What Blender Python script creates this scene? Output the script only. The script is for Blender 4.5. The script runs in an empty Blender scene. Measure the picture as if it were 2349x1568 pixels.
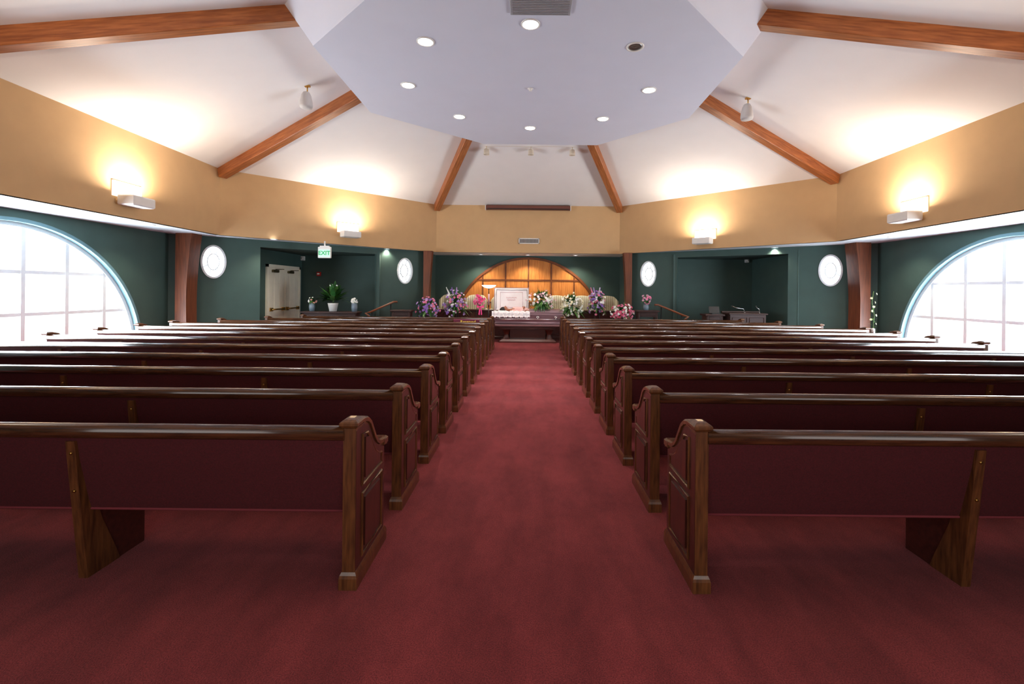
import bpy, bmesh, math, random
from mathutils import Vector, Matrix
random.seed(7)
pi=math.pi
F=1050.0; TH=0.010; CX,CY=1210.,666.; EYE=1.6
ct,st=math.cos(TH),math.sin(TH)
SC=bpy.context.scene
COL=SC.collection

# ---------- camera geometry helpers ----------
def ray(px,py):
    u=(px-CX)/F; v=(CY-py)/F
    return (u*ct-v*st, u*st+v*ct)
def at(px,py,y):
    dx,dz=ray(px,py); return Vector((dx*y,y,EYE+dz*y))
def atH(px,py,h):
    dx,dz=ray(px,py); y=(h-EYE)/dz; return Vector((dx*y,y,h))
def atP(px,py,p0,p1):
    dx,dz=ray(px,py)
    ex,ey=p1[0]-p0[0],p1[1]-p0[1]
    det=dx*(-ey)+ex
    t=(p0[0]*(-ey)+ex*p0[1])/det
    return Vector((dx*t,t,EYE+dz*t))

# ---------- materials ----------
def lin(c):
    r=[]
    for x in c[:3]:
        x=x/255.
        r.append(x/12.92 if x<=.04045 else ((x+.055)/1.055)**2.4)
    return r
MATS={}
def mat(name,c,rough=.6,metal=0.,noise=None,bump=None,emis=None,stretch=(1,1,1),coat=0.,spec=.5,c2=None,trans=0.,rotz=0.):
    if name in MATS: return MATS[name]
    m=bpy.data.materials.new(name); m.use_nodes=True
    nt=m.node_tree; b=nt.nodes['Principled BSDF']
    base=lin(c)
    b.inputs['Base Color'].default_value=(*base,1)
    b.inputs['Roughness'].default_value=rough
    b.inputs['Metallic'].default_value=metal
    b.inputs['Coat Weight'].default_value=coat
    b.inputs['Coat Roughness'].default_value=.12
    b.inputs['Specular IOR Level'].default_value=spec
    b.inputs['Transmission Weight'].default_value=trans
    if emis:
        b.inputs['Emission Color'].default_value=(*lin(emis[0]),1)
        b.inputs['Emission Strength'].default_value=emis[1]
    tc=nt.nodes.new('ShaderNodeTexCoord'); mp=nt.nodes.new('ShaderNodeMapping')
    mp.inputs['Scale'].default_value=stretch
    mp.inputs['Rotation'].default_value=(0,0,rotz)
    nt.links.new(tc.outputs['Object'],mp.inputs['Vector'])
    sc,amt=noise if noise else (6.,.03)
    n=nt.nodes.new('ShaderNodeTexNoise'); n.inputs['Scale'].default_value=sc
    n.inputs['Detail'].default_value=5
    nt.links.new(mp.outputs['Vector'],n.inputs['Vector'])
    cr=nt.nodes.new('ShaderNodeValToRGB')
    cr.color_ramp.elements[0].position=.3; cr.color_ramp.elements[1].position=.7
    if c2:
        lo=base; hi=lin(c2)
    else:
        lo=[x*(1-amt) for x in base]; hi=[min(1,x*(1+amt)) for x in base]
    cr.color_ramp.elements[0].color=(*lo,1); cr.color_ramp.elements[1].color=(*hi,1)
    nt.links.new(n.outputs['Fac'],cr.inputs['Fac'])
    nt.links.new(cr.outputs['Color'],b.inputs['Base Color'])
    if bump:
        n2=nt.nodes.new('ShaderNodeTexNoise'); n2.inputs['Scale'].default_value=bump[0]
        nt.links.new(mp.outputs['Vector'],n2.inputs['Vector'])
        bp=nt.nodes.new('ShaderNodeBump'); bp.inputs['Strength'].default_value=bump[1]
        bp.inputs['Distance'].default_value=.01
        nt.links.new(n2.outputs['Fac'],bp.inputs['Height'])
        nt.links.new(bp.outputs['Normal'],b.inputs['Normal'])
    MATS[name]=m
    return m

def carpet():
    m=bpy.data.materials.new('carpet'); m.use_nodes=True; nt=m.node_tree
    b=nt.nodes['Principled BSDF']; b.inputs['Roughness'].default_value=1.; b.inputs['Specular IOR Level'].default_value=.1
    b.inputs['Sheen Weight'].default_value=.12; b.inputs['Sheen Tint'].default_value=(1,.75,.75,1)
    tc=nt.nodes.new('ShaderNodeTexCoord')
    mp=nt.nodes.new('ShaderNodeMapping'); mp.inputs['Scale'].default_value=(1.1,.6,1)
    nt.links.new(tc.outputs['Object'],mp.inputs['Vector'])
    n1=nt.nodes.new('ShaderNodeTexNoise'); n1.inputs['Scale'].default_value=2.4; n1.inputs['Detail'].default_value=10; n1.inputs['Roughness'].default_value=.8
    n2=nt.nodes.new('ShaderNodeTexNoise'); n2.inputs['Scale'].default_value=170; n2.inputs['Detail'].default_value=3
    mp3=nt.nodes.new('ShaderNodeMapping'); mp3.inputs['Scale'].default_value=(3.,.5,1)
    nt.links.new(tc.outputs['Object'],mp3.inputs['Vector'])
    n3=nt.nodes.new('ShaderNodeTexNoise'); n3.inputs['Scale'].default_value=1.6; n3.inputs['Detail'].default_value=4
    nt.links.new(mp3.outputs['Vector'],n3.inputs['Vector'])
    nt.links.new(mp.outputs['Vector'],n1.inputs['Vector']); nt.links.new(tc.outputs['Object'],n2.inputs['Vector'])
    r1=nt.nodes.new('ShaderNodeValToRGB'); r1.color_ramp.elements[0].position=.34; r1.color_ramp.elements[1].position=.66
    r1.color_ramp.elements[0].color=(*lin((116,43,47)),1); r1.color_ramp.elements[1].color=(*lin((146,60,62)),1)
    r2=nt.nodes.new('ShaderNodeValToRGB'); r2.color_ramp.elements[0].position=.3; r2.color_ramp.elements[1].position=.7
    r2.color_ramp.elements[0].color=(.5,.5,.5,1); r2.color_ramp.elements[1].color=(1.35,1.35,1.35,1)
    r3=nt.nodes.new('ShaderNodeValToRGB'); r3.color_ramp.elements[0].position=.38; r3.color_ramp.elements[1].position=.62
    r3.color_ramp.elements[0].color=(.89,.89,.89,1); r3.color_ramp.elements[1].color=(1.09,1.09,1.09,1)
    nt.links.new(n1.outputs['Fac'],r1.inputs['Fac']); nt.links.new(n2.outputs['Fac'],r2.inputs['Fac']); nt.links.new(n3.outputs['Fac'],r3.inputs['Fac'])
    mx=nt.nodes.new('ShaderNodeMix'); mx.data_type='RGBA'; mx.blend_type='MULTIPLY'; mx.inputs[0].default_value=1
    nt.links.new(r1.outputs['Color'],mx.inputs[6]); nt.links.new(r2.outputs['Color'],mx.inputs[7])
    my=nt.nodes.new('ShaderNodeMix'); my.data_type='RGBA'; my.blend_type='MULTIPLY'; my.inputs[0].default_value=1
    nt.links.new(mx.outputs[2],my.inputs[6]); nt.links.new(r3.outputs['Color'],my.inputs[7])
    nt.links.new(my.outputs[2],b.inputs['Base Color'])
    bp=nt.nodes.new('ShaderNodeBump'); bp.inputs['Strength'].default_value=.6; bp.inputs['Distance'].default_value=.01
    nt.links.new(n2.outputs['Fac'],bp.inputs['Height']); nt.links.new(bp.outputs['Normal'],b.inputs['Normal'])
    return m
def stripes():
    m=bpy.data.materials.new('striped_fabric'); m.use_nodes=True; nt=m.node_tree
    b=nt.nodes['Principled BSDF']; b.inputs['Roughness'].default_value=.8
    tc=nt.nodes.new('ShaderNodeTexCoord'); w=nt.nodes.new('ShaderNodeTexWave'); w.inputs['Scale'].default_value=4.5
    nt.links.new(tc.outputs['Object'],w.inputs['Vector'])
    r=nt.nodes.new('ShaderNodeValToRGB'); r.color_ramp.elements[0].position=.3; r.color_ramp.elements[1].position=.5
    r.color_ramp.elements[0].color=(*lin((170,160,128)),1); r.color_ramp.elements[1].color=(*lin((212,204,180)),1)
    nt.links.new(w.outputs['Fac'],r.inputs['Fac']); nt.links.new(r.outputs['Color'],b.inputs['Base Color'])
    return m
CARPET=carpet(); STRIPE=stripes()
WHITE=mat('ceiling_paint',(234,231,232),.9,noise=(2,.015))
CLOUD=mat('cloud_daylit_tint',(210,213,228),.9,noise=(2,.015))  # cool cast of the window daylight put into the colour
SOFF=mat('soffit_paint',(224,232,238),.8)
OCHRE=mat('ochre_paint',(202,165,120),.85,noise=(3,.03))
GREEN=mat('green_paint',(62,86,81),.7,noise=(3,.06))
COLW=mat('column_wood',(88,44,26),.4,noise=(7,.4),stretch=(4,4,.3),c2=(126,68,40))
PEWX=mat('pew_wood_rail',(52,28,16),.18,noise=(9,.5),stretch=(.5,6,6),c2=(92,54,30),coat=.8)
PEWZ=mat('pew_wood_end',(66,36,20),.28,noise=(8,.5),stretch=(7,7,.8),c2=(118,72,38),coat=.4)
PEWD=mat('pew_wood_side',(58,26,20),.33,noise=(8,.4),stretch=(7,5,.9),c2=(84,40,28),coat=.25)
UPH=mat('burgundy_upholstery',(76,14,21),.9,noise=(120,.25),bump=(300,.3))
WELT=mat('burgundy_welt',(118,40,48),.8)
BRASS=mat('brass',(190,150,80),.3,1.)
SILV=mat('silver',(210,205,205),.25,1.)
DARKW=mat('dark_mahogany',(56,25,20),.3,noise=(8,.4),stretch=(1,4,4),c2=(82,38,30),coat=.4)
DESKW=mat('desk_wood',(46,24,20),.6,noise=(8,.3),stretch=(1,4,4),c2=(66,34,28))
ORANGEW=mat('arch_oak',(186,108,44),.45,noise=(5,.4),stretch=(5,1,.5),c2=(216,142,70))
ARCHT=mat('arch_trim_wood',(110,58,28),.4,noise=(6,.3))
WP=mat('white_plastic',(232,230,226),.5)
WFR=mat('window_frame_white',(240,246,250),.6,trans=.04)
REV=mat('window_reveal_backlit',(104,142,152),.6)  # pale reveal; teal of the backlight put into its colour
DOORW=mat('door_white',(240,234,216),.45)
BLACK=mat('black_metal',(22,22,22),.4)
GLOW=mat('lamp_lens',(255,255,255),.5,emis=((255,250,245),14.))
WGLOW=mat('sconce_plate_lit',(255,240,215),.5,emis=((255,240,216),1.3))  # white reflecting plate; uplight falling on it put in as emission
DIMG=mat('small_lens',(255,255,255),.5,emis=((240,246,255),4.))
REFL=mat('reflector_metal',(170,170,170),.25,1.)
GREENE=mat('exit_green',(10,140,80),.5,emis=((10,170,95),.5))
RED=mat('alarm_red',(170,30,28),.4)
LEAF=mat('leaf_green',(58,104,48),.5,noise=(12,.4),c2=(104,150,72))
LEAFD=mat('leaf_dark',(32,76,36),.45,noise=(12,.4),c2=(60,116,54))
STEMM=mat('stem',(70,96,50),.6)

# ---------- mesh builder ----------
class MB:
    def __init__(s,T=None):
        s.v=[];s.f=[];s.mi=[];s.sm=[];s.T=T or Matrix.Identity(4)
    def add(s,vs,fs,m=0,sm=False):
        o=len(s.v)
        s.v+= [s.T@Vector(p) for p in vs]
        for f in fs:
            s.f.append([i+o for i in f]); s.mi.append(m); s.sm.append(sm)
    def box(s,x0,x1,y0,y1,z0,z1,m=0,b=0.):
        if b<=0:
            vs=[(x0,y0,z0),(x1,y0,z0),(x1,y1,z0),(x0,y1,z0),(x0,y0,z1),(x1,y0,z1),(x1,y1,z1),(x0,y1,z1)]
            s.add(vs,[(0,3,2,1),(4,5,6,7),(0,1,5,4),(1,2,6,5),(2,3,7,6),(3,0,4,7)],m); return
        L=[]
        for (z,i) in ((z0,b),(z0+b,0),(z1-b,0),(z1,b)):
            L.append([(x0+i,y0+i,z),(x1-i,y0+i,z),(x1-i,y1-i,z),(x0+i,y1-i,z)])
        s.loops(L,m)
    def loops(s,L,m=0,sm=False,cap0=True,cap1=True,closed=True):
        n=len(L[0]); vs=[p for l in L for p in l]; fs=[]
        for k in range(len(L)-1):
            for i in range(n if closed else n-1):
                j=(i+1)%n
                fs.append((k*n+i,k*n+j,(k+1)*n+j,(k+1)*n+i))
        if cap0: fs.append(tuple(reversed(range(n))))
        if cap1: fs.append(tuple((len(L)-1)*n+i for i in range(n)))
        s.add(vs,fs,m,sm)
    def prism(s,poly,ax,a0,a1,m=0,sm=False):
        def P(p,a):
            if ax=='x': return (a,p[0],p[1])
            if ax=='y': return (p[0],a,p[1])
            return (p[0],p[1],a)
        s.loops([[P(p,a0) for p in poly],[P(p,a1) for p in poly]],m,sm)
    def tube(s,pts,r,n=8,m=0,closed=False,sm=True,cap=True):
        pts=[Vector(p) for p in pts]; L=[]
        N=len(pts)
        rr=r if isinstance(r,(list,tuple)) else [r]*N
        up=None
        for i,p in enumerate(pts):
            a=pts[(i-1)%N] if (closed or i>0) else p
            b=pts[(i+1)%N] if (closed or i<N-1) else p
            d=(b-a); d=d.normalized() if d.length>1e-9 else Vector((0,0,1))
            if up is None:
                up=Vector((0,0,1)) if abs(d.z)<.9 else Vector((1,0,0))
            u=d.cross(up)
            if u.length<1e-4: u=d.cross(Vector((.3,1,.2)))
            u.normalize(); w=u.cross(d); up=w
            L.append([tuple(p+u*(math.cos(2*pi*k/n)*rr[i])+w*(math.sin(2*pi*k/n)*rr[i])) for k in range(n)])
        if closed: L.append(L[0])
        s.loops(L,m,sm,cap0=cap and not closed,cap1=cap and not closed)
    def cyl(s,p0,p1,r0,r1=None,n=16,m=0,sm=True):
        s.tube([p0,p1],[r0,r0 if r1 is None else r1],n,m,sm=sm)
    def lathe(s,prof,c=(0,0,0),n=20,m=0,sm=True):
        L=[[(c[0]+r*math.cos(2*pi*k/n),c[1]+r*math.sin(2*pi*k/n),c[2]+z) for k in range(n)] for r,z in prof]
        s.loops(L,m,sm)
    def ball(s,c,r,nu=12,nv=8,m=0):
        if not isinstance(r,(tuple,list)): r=(r,r,r)
        L=[]
        for j in range(nv+1):
            t=-pi/2+pi*j/nv; q=max(math.cos(t),.02)
            L.append([(c[0]+r[0]*q*math.cos(2*pi*k/nu),c[1]+r[1]*q*math.sin(2*pi*k/nu),c[2]+r[2]*math.sin(t)) for k in range(nu)])
        s.loops(L,m,True)
    def mesh(s,name,mats):
        me=bpy.data.meshes.new(name)
        me.from_pydata([tuple(p) for p in s.v],[],s.f)
        for mm in mats: me.materials.append(mm)
        for i,p in enumerate(me.polygons):
            p.material_index=s.mi[i]; p.use_smooth=s.sm[i]
        bm=bmesh.new(); bm.from_mesh(me); bmesh.ops.recalc_face_normals(bm,faces=bm.faces); bm.to_mesh(me); bm.free()
        me.update()
        return me

def link(o,parent=None,loc=(0,0,0),rz=0.,label=None,cat=None,group=None,kind=None,rot=None):
    COL.objects.link(o)
    o.location=loc; o.rotation_euler=rot if rot else (0,0,rz)
    if parent: o.parent=parent
    if label: o['label']=label
    if cat: o['category']=cat
    if group: o['group']=group
    if kind: o['kind']=kind
    return o
def thing(name,label,cat,loc=(0,0,0),rz=0.,group=None,rot=None):
    e=bpy.data.objects.new(name,None); e.empty_display_size=.1
    return link(e,None,loc,rz,label,cat,group,rot=rot)
def part(parent,name,mb,mats,loc=(0,0,0),rz=0.,label=None,rot=None,kind=None):
    me=mb if isinstance(mb,bpy.types.Mesh) else mb.mesh(name,mats)
    return link(bpy.data.objects.new(name,me),parent,loc,rz,label,rot=rot,kind=kind)
def single(name,label,cat,mb,mats,loc=(0,0,0),rz=0.,group=None):
    me=mb if isinstance(mb,bpy.types.Mesh) else mb.mesh(name,mats)
    return link(bpy.data.objects.new(name,me),None,loc,rz,label,cat,group)
def struct(name,mb,mats):
    return link(bpy.data.objects.new(name,mb.mesh(name,mats)),kind='structure')
def textmesh(s,size,extr=.002):
    cu=bpy.data.curves.new('t','FONT'); cu.body=s; cu.size=size; cu.extrude=extr; cu.align_x='CENTER'; cu.align_y='CENTER'
    cu.offset=size*.02
    o=bpy.data.objects.new('t',cu); COL.objects.link(o)
    bpy.context.view_layer.update()
    dg=bpy.context.evaluated_depsgraph_get()
    me=bpy.data.meshes.new_from_object(o.evaluated_get(dg))
    bpy.data.objects.remove(o)
    return me

# ---------- room ----------
H_S=2.87; H_E=4.47; APEX=Vector((0,8.15,6.97))
C=[(-3.1,15.48),(-7.48,11.1),(-7.3,5.3),(-3.1,.8),(3.1,.8),(7.3,5.3),(7.48,11.1),(3.1,15.48)]
m=MB(); m.box(-8.76,8.96,-1.75,17.15,-.1,0); struct('floor',m,[CARPET])
m=MB()
for i in range(8):
    a,b=C[i],C[(i+1)%8]
    m.add([(a[0],a[1],H_E),(b[0],b[1],H_E),tuple(APEX)],[(0,1,2)])
    m.add([(a[0],a[1],H_E+.12),(b[0],b[1],H_E+.12),(0,8.15,7.09)],[(0,1,2)])
struct('ceiling',m,[WHITE])
O=[(-5,17.2),(-9.2,12.5),(-9.2,4),(-4.5,-2),(4.5,-2),(9.2,4),(9.2,12.5),(5,17.2)]
m=MB()
for i in range(8):
    j=(i+1)%8
    m.add([(C[i][0],C[i][1],H_S),(C[j][0],C[j][1],H_S),(O[j][0],O[j][1],H_S),(O[i][0],O[i][1],H_S)],[(0,1,2,3)])
    m.add([(C[i][0],C[i][1],H_S+.05),(C[j][0],C[j][1],H_S+.05),(O[j][0],O[j][1],H_S+.05),(O[i][0],O[i][1],H_S+.05)],[(0,1,2,3)])
struct('ceiling_soffit',m,[SOFF])
names=['upper_front_left','upper_left','upper_back_left','upper_back','upper_back_right','upper_right','upper_front_right','upper_front']
for i in range(8):
    a,b=Vector(C[i]),Vector(C[(i+1)%8]); d=(b-a).normalized(); n=Vector((d.y,-d.x))
    mid=(a+b)/2-Vector((0,8.15))
    if n.dot(mid)<0: n=-n
    m=MB()
    q=[a,b,b+n*.1,a+n*.1]
    m.prism([(p.x,p.y) for p in q],'z',H_S,H_E+.1)
    struct('wall_'+names[i],m,[OCHRE])

def frame(p0,p1,side=1):
    p0=Vector(p0);p1=Vector(p1);d=(p1-p0).normalized();n=Vector((d.y,-d.x))*side
    return Matrix(((d.x,n.x,0,p0.x),(d.y,n.y,0,p0.y),(0,0,1,0),(0,0,0,1))),(p1-p0).length
def wallseg(name,p0,p1,z0,z1,side=1,th=.22,hole=None,hc=None,mats=(GREEN,)):
    T,L=frame(p0,p1,side); m=MB(T)
    if not hole: m.box(0,L,0,th,z0,z1)
    else:
        cs,cz=hc
        angs=[math.atan2(p[1]-cz,p[0]-cs) for p in hole]+[math.atan2(z-cz,x-cs) for x in (0,L) for z in (z0,z1)]
        angs=sorted(set(round(a,6) for a in angs))
        def rr(a):
            c,s=math.cos(a),math.sin(a); t=1e9
            if c>1e-9: t=min(t,(L-cs)/c)
            if c<-1e-9: t=min(t,-cs/c)
            if s>1e-9: t=min(t,(z1-cz)/s)
            if s<-1e-9: t=min(t,(z0-cz)/s)
            return (cs+c*t,cz+s*t)
        def rh(a):
            c,s=math.cos(a),math.sin(a); best=None
            for i in range(len(hole)):
                ax,az=hole[i][0]-cs,hole[i][1]-cz; bx,bz=hole[(i+1)%len(hole)][0]-cs,hole[(i+1)%len(hole)][1]-cz
                ex,ez=bx-ax,bz-az; det=c*(-ez)+ex*s
                if abs(det)<1e-12: continue
                t=(ax*(-ez)+ex*az)/det; k=(c*az-s*ax)/det
                if t>0 and -1e-4<=k<=1+1e-4 and (best is None or t<best): best=t
            best=best or .1
            return (cs+c*best,cz+s*best)
        A=[rh(a) for a in angs]; B=[rr(a) for a in angs]; n=len(angs)
        for yy in (0,th):
            vs=[(p[0],yy,p[1]) for p in A]+[(p[0],yy,p[1]) for p in B]
            m.add(vs,[(i,(i+1)%n,n+(i+1)%n,n+i) for i in range(n)])
        vs=[(p[0],0,p[1]) for p in A]+[(p[0],th,p[1]) for p in A]
        m.add(vs,[(i,(i+1)%n,n+(i+1)%n,n+i) for i in range(n)],len(mats)-1)
        vs=[(p[0],0,p[1]) for p in B]+[(p[0],th,p[1]) for p in B]
        m.add(vs,[(i,(i+1)%n,n+(i+1)%n,n+i) for i in range(n)])
    return struct(name,m,list(mats)),T,L
def oval(cs,cz,rx,rz,n=40): return [(cs+rx*math.cos(2*pi*k/n),cz+rz*math.sin(2*pi*k/n)) for k in range(n)]
def semi(cs,cz,r,n=40): return [(cs+r*math.cos(pi*k/n),cz+r*math.sin(pi*k/n)) for k in range(n+1)]

wn=[0]
def archwindow(T,cs,cz,r):
    wn[0]+=1
    m=MB(T)
    y0,y1=.10,.16
    N=40
    L=[]
    for k in range(N+1):
        a=pi*k/N; c,s=math.cos(a),math.sin(a); ra,rb=r-.07,r
        L.append([(cs+ra*c,y0-.02,cz+ra*s),(cs+rb*c,y0-.02,cz+rb*s),(cs+rb*c,y1+.02,cz+rb*s),(cs+ra*c,y1+.02,cz+ra*s)])
    m.loops(L,0)
    m.box(cs-r,cs+r,y0-.02,y1+.02,cz,cz+.07)
    for o in (.25,1.0,1.76):
        for sgn in (-1,1):
            x=cs+o*sgn; h=math.sqrt(r*r-o*o)-.03
            m.box(x-.034,x+.034,y0,y1,cz,cz+h)
    for h in (.20,.93,1.66):
        w=math.sqrt(r*r-h*h)-.03
        m.box(cs-w,cs+w,y0+.005,y1-.005,cz+h-.03,cz+h+.03)
    struct('window_%d'%wn[0],m,[WFR])
    m=MB(T); L=[]
    for k in range(N+1):
        a=pi*k/N; c,s=math.cos(a),math.sin(a)
        L.append([(cs+(r)*c,-.03,cz+r*s),(cs+(r+.06)*c,-.03,cz+(r+.06)*s),(cs+(r+.06)*c,.0,cz+(r+.06)*s),(cs+r*c,.0,cz+r*s)])
    m.loops(L,0); struct('trim_%d'%wn[0],m,[REV])
def ovalwindow(T,cs,cz,rx,rz):
    wn[0]+=1
    m=MB(T); N=40
    def ring(k0,o0,k1,o1,ya,yb):
        L=[]
        for k in range(N+1):
            a=2*pi*k/N; c,s=math.cos(a),math.sin(a)
            xa,za=(rx*k0+o0)*c,(rz*k0+o0)*s; xb,zb=(rx*k1+o1)*c,(rz*k1+o1)*s
            L.append([(cs+xa,ya,cz+za),(cs+xb,ya,cz+zb),(cs+xb,yb,cz+zb),(cs+xa,yb,cz+za)])
        m.loops(L,0,cap0=False,cap1=False)
    ring(1,-.022,1,.02,-.015,.08); ring(.5,-.009,.5,.009,.05,.07)
    for k in range(8):
        a=2*pi*k/8+pi/8; c,s=math.cos(a),math.sin(a)
        m.tube([(cs+rx*.5*c,.06,cz+rz*.5*s),(cs+(rx-.01)*c,.06,cz+(rz-.01)*s)],.009,4)
    struct('window_%d'%wn[0],m,[WFR])

for sx,X,y1,wc,nm in ((-1,-8.55,11.0,7.6,'left'),(1,8.75,11.6,8.25,'right')):
    p0,p1=(X,4.6),(X,y1)
    o,T,L=wallseg('wall_'+nm,p0,p1,0,H_S+.04,side=(-1 if sx<0 else 1),hole=semi(wc-4.6,.17,2.5),hc=(wc-4.6,1.1),mats=(GREEN,REV))
    archwindow(T,wc-4.6,.17,2.5)
DL=((-8.60,10.846),(-3.4,15.3)); DR=((8.80,11.406),(3.4,15.3))
HN=2.68
def seginfo(D,px): p=atP(px,600,*D); return (p.x,p.y)
for nm,D,pa,pb,w1,w2,sd in (('left',DL,597,863,(490,600),(929,621),-1),('right',DR,1808,1553,(1905,620),(1487,628),1)):
    A=seginfo(D,pa); B=seginfo(D,pb)
    T,Lf=frame(D[0],D[1],sd)
    Ti=T.inverted()
    sA=(Vector(A)-Vector(D[0])).length; sB=(Vector(B)-Vector(D[0])).length
    q1=Ti@atP(w1[0],w1[1],*D); q2=Ti@atP(w2[0],w2[1],*D)
    rx,rz=.25,.40
    wallseg('wall_front_%s_outer'%nm,D[0],A,0,H_S+.04,side=sd,th=.10,hole=oval(q1.x,q1.z,rx,rz),hc=(q1.x,q1.z),mats=(GREEN,WP))
    ovalwindow(T,q1.x,q1.z,rx,rz)
    wallseg('wall_front_%s_inner'%nm,B,D[1],0,H_S+.04,side=sd,th=.10,hole=oval(q2.x-sB,q2.z,rx,rz),hc=(q2.x-sB,q2.z),mats=(GREEN,WP))
    ovalwindow(T,q2.x,q2.z,rx,rz)
    wallseg('wall_header_%s'%nm,A,B,HN,H_S+.04,side=sd,th=.10)
    s=-1 if nm=='left' else 1
    yb=15.0; xs=7.4*s if nm=='left' else 7.35
    yA=A[1]-.15
    Bx,By=B
    xr=abs(Bx)*s   # alcove ends where the inner wall segment starts
    m=MB(); m.box(min(xs,xs+.15*s),max(xs,xs+.15*s),yA,yb+.15,0,HN+.1); struct('wall_alcove_side_%s'%nm,m,[GREEN])
    m=MB(); m.box(min(xs,xr-.1*s),max(xs,xr-.1*s),yb,yb+.15,0,HN+.1); struct('wall_alcove_back_%s'%nm,m,[GREEN])
    m=MB(); m.box(min(xr,xr-.1*s),max(xr,xr-.1*s),By+.03,yb+.15,0,HN+.1); struct('wall_alcove_return_%s'%nm,m,[GREEN])
    m=MB(); 
    m.prism([(A[0],A[1]+.1),(B[0],B[1]+.1),(xr-.1*s,yb+.1),(xs+.1*s,yb+.1),(xs+.1*s,A[1]-.1)],'z',HN,HN+.06); struct('ceiling_alcove_%s'%nm,m,[GREEN])
m=MB(); m.box(-3.6,3.6,16.9,17.1,0,H_S+.04); struct('wall_front',m,[GREEN])
for s,nm in ((-1,'left'),(1,'right')):
    m=MB(); a,b=sorted((3.4*s,3.58*s)); m.box(a,b,15.25,16.95,0,H_S+.04); struct('wall_front_return_%s'%nm,m,[GREEN])
wallseg('wall_back_left',(-8.55,4.65),(-3.5,-1.5),0,H_S+.04,side=1)
wallseg('wall_back_right',(8.75,4.65),(3.5,-1.5),0,H_S+.04,side=-1)
m=MB(); m.box(-3.7,3.7,-1.7,-1.5,0,H_S+.04); struct('wall_back',m,[GREEN])

# cloud
HC=5.2
V=[atH(1110,330,HC),atH(850,258,HC),atH(718,105,HC),Vector((-1.1,4.8,HC)),Vector((1.1,4.8,HC)),atH(1705,130,HC),atH(1580,271,HC),atH(1370,333,HC)]
V=[(p.x,p.y) for p in V]
def sc_(p,k,z): return (p[0]*k,8.1+(p[1]-8.1)*k,z)
m=MB()
m.loops([[sc_(p,1,HC) for p in V],[sc_(p,1.005,HC+.03) for p in V],[sc_(p,1.13,HC+.62) for p in V]],0)
struct('ceiling_cloud',m,[CLOUD])

# beams
BEAML=mat('beam_wood_long',(134,74,38),.42,noise=(7,.4),stretch=(.45,5,5),c2=(180,110,62))
for i,cn in enumerate(C):
    a=Vector((cn[0],cn[1],H_E)); d=(APEX-a); t=.66
    ln=d.length*t
    hd=Vector((d.x,d.y,0)).normalized()
    e=a+hd*.02
    m=MB(); m.box(0,ln,-.095,.095,-.24,.0,b=.008)
    pitch=math.atan2(d.z,Vector((d.x,d.y,0)).length)
    link(bpy.data.objects.new('roof_beam',m.mesh('roof_beam',[BEAML])),None,e,0,'exposed orange-brown timber roof beam under sloped white ceiling','beam','radial roof beams',rot=(0,-pitch,math.atan2(d.y,d.x)))

def column(x0,x1,y0,y1,flare,label):
    s=1 if flare>0 else -1
    inner=x1 if s>0 else x0; outer=x0 if s>0 else x1
    pts=[(outer,0),(inner,0)]
    for k in range(11):
        t=k/10; pts.append((inner-s*.04*math.sin(t*pi)+flare*max(0,t-.45)**1.5*1.6,H_S*t))
    pts.append((outer,H_S))
    xm=(x0+x1)/2; ym=(y0+y1)/2
    m=MB(); m.prism([(p[0]-xm,p[1]) for p in pts],'y',y0-ym,y1-ym)
    single('wood_column',label,'column',m,[COLW],loc=(xm,ym,0),group='timber columns')
column(-8.28,-7.98,10.75,11.1,.12,'curved reddish-brown laminated timber column against green wall')
column(8.17,8.46,11.28,11.7,-.12,'curved reddish-brown laminated timber column against green wall')
column(-3.42,-3.18,15.0,15.25,.06,'slim reddish-brown timber column beside the chancel alcove')
column(3.19,3.42,15.0,15.25,-.06,'slim reddish-brown timber column beside the chancel alcove')

# ---------- lights ----------
def area(name,loc,rot,sx,sy,power,col):
    l=bpy.data.lights.new(name,'AREA'); l.shape='RECTANGLE'; l.size=sx; l.size_y=sy; l.energy=power; l.color=col
    o=bpy.data.objects.new(name,l); COL.objects.link(o); o.location=loc; o.rotation_euler=rot; return o
def spot(name,loc,power,col,ang=100,blend=.6,rot=(0,0,0),r=.05,parent=None):
    l=bpy.data.lights.new(name,'SPOT'); l.energy=power; l.color=col; l.spot_size=math.radians(ang); l.spot_blend=blend; l.shadow_soft_size=r
    o=bpy.data.objects.new(name,l); COL.objects.link(o); o.location=loc; o.rotation_euler=rot; return o
DAY=(.80,.91,1.0); WARM=(1.,.86,.69)
area('daylight_window',(-9.1,8.1,1.5),(0,-pi/2,0),4.0,7.4,1480,DAY)
area('daylight_window',(9.3,8.75,1.5),(0,pi/2,0),4.0,7.4,1480,DAY)
area('fill_back',(0,-1.4,1.7),(pi/2,0,0),5,2.2,60,(1,.95,.92))  # added fill lamp behind the camera; the back wall has no opening
w=bpy.data.worlds.new('world'); SC.world=w; w.use_nodes=True
w.node_tree.nodes['Background'].inputs[0].default_value=(.93,.97,1,1); w.node_tree.nodes['Background'].inputs[1].default_value=2.2

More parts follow.
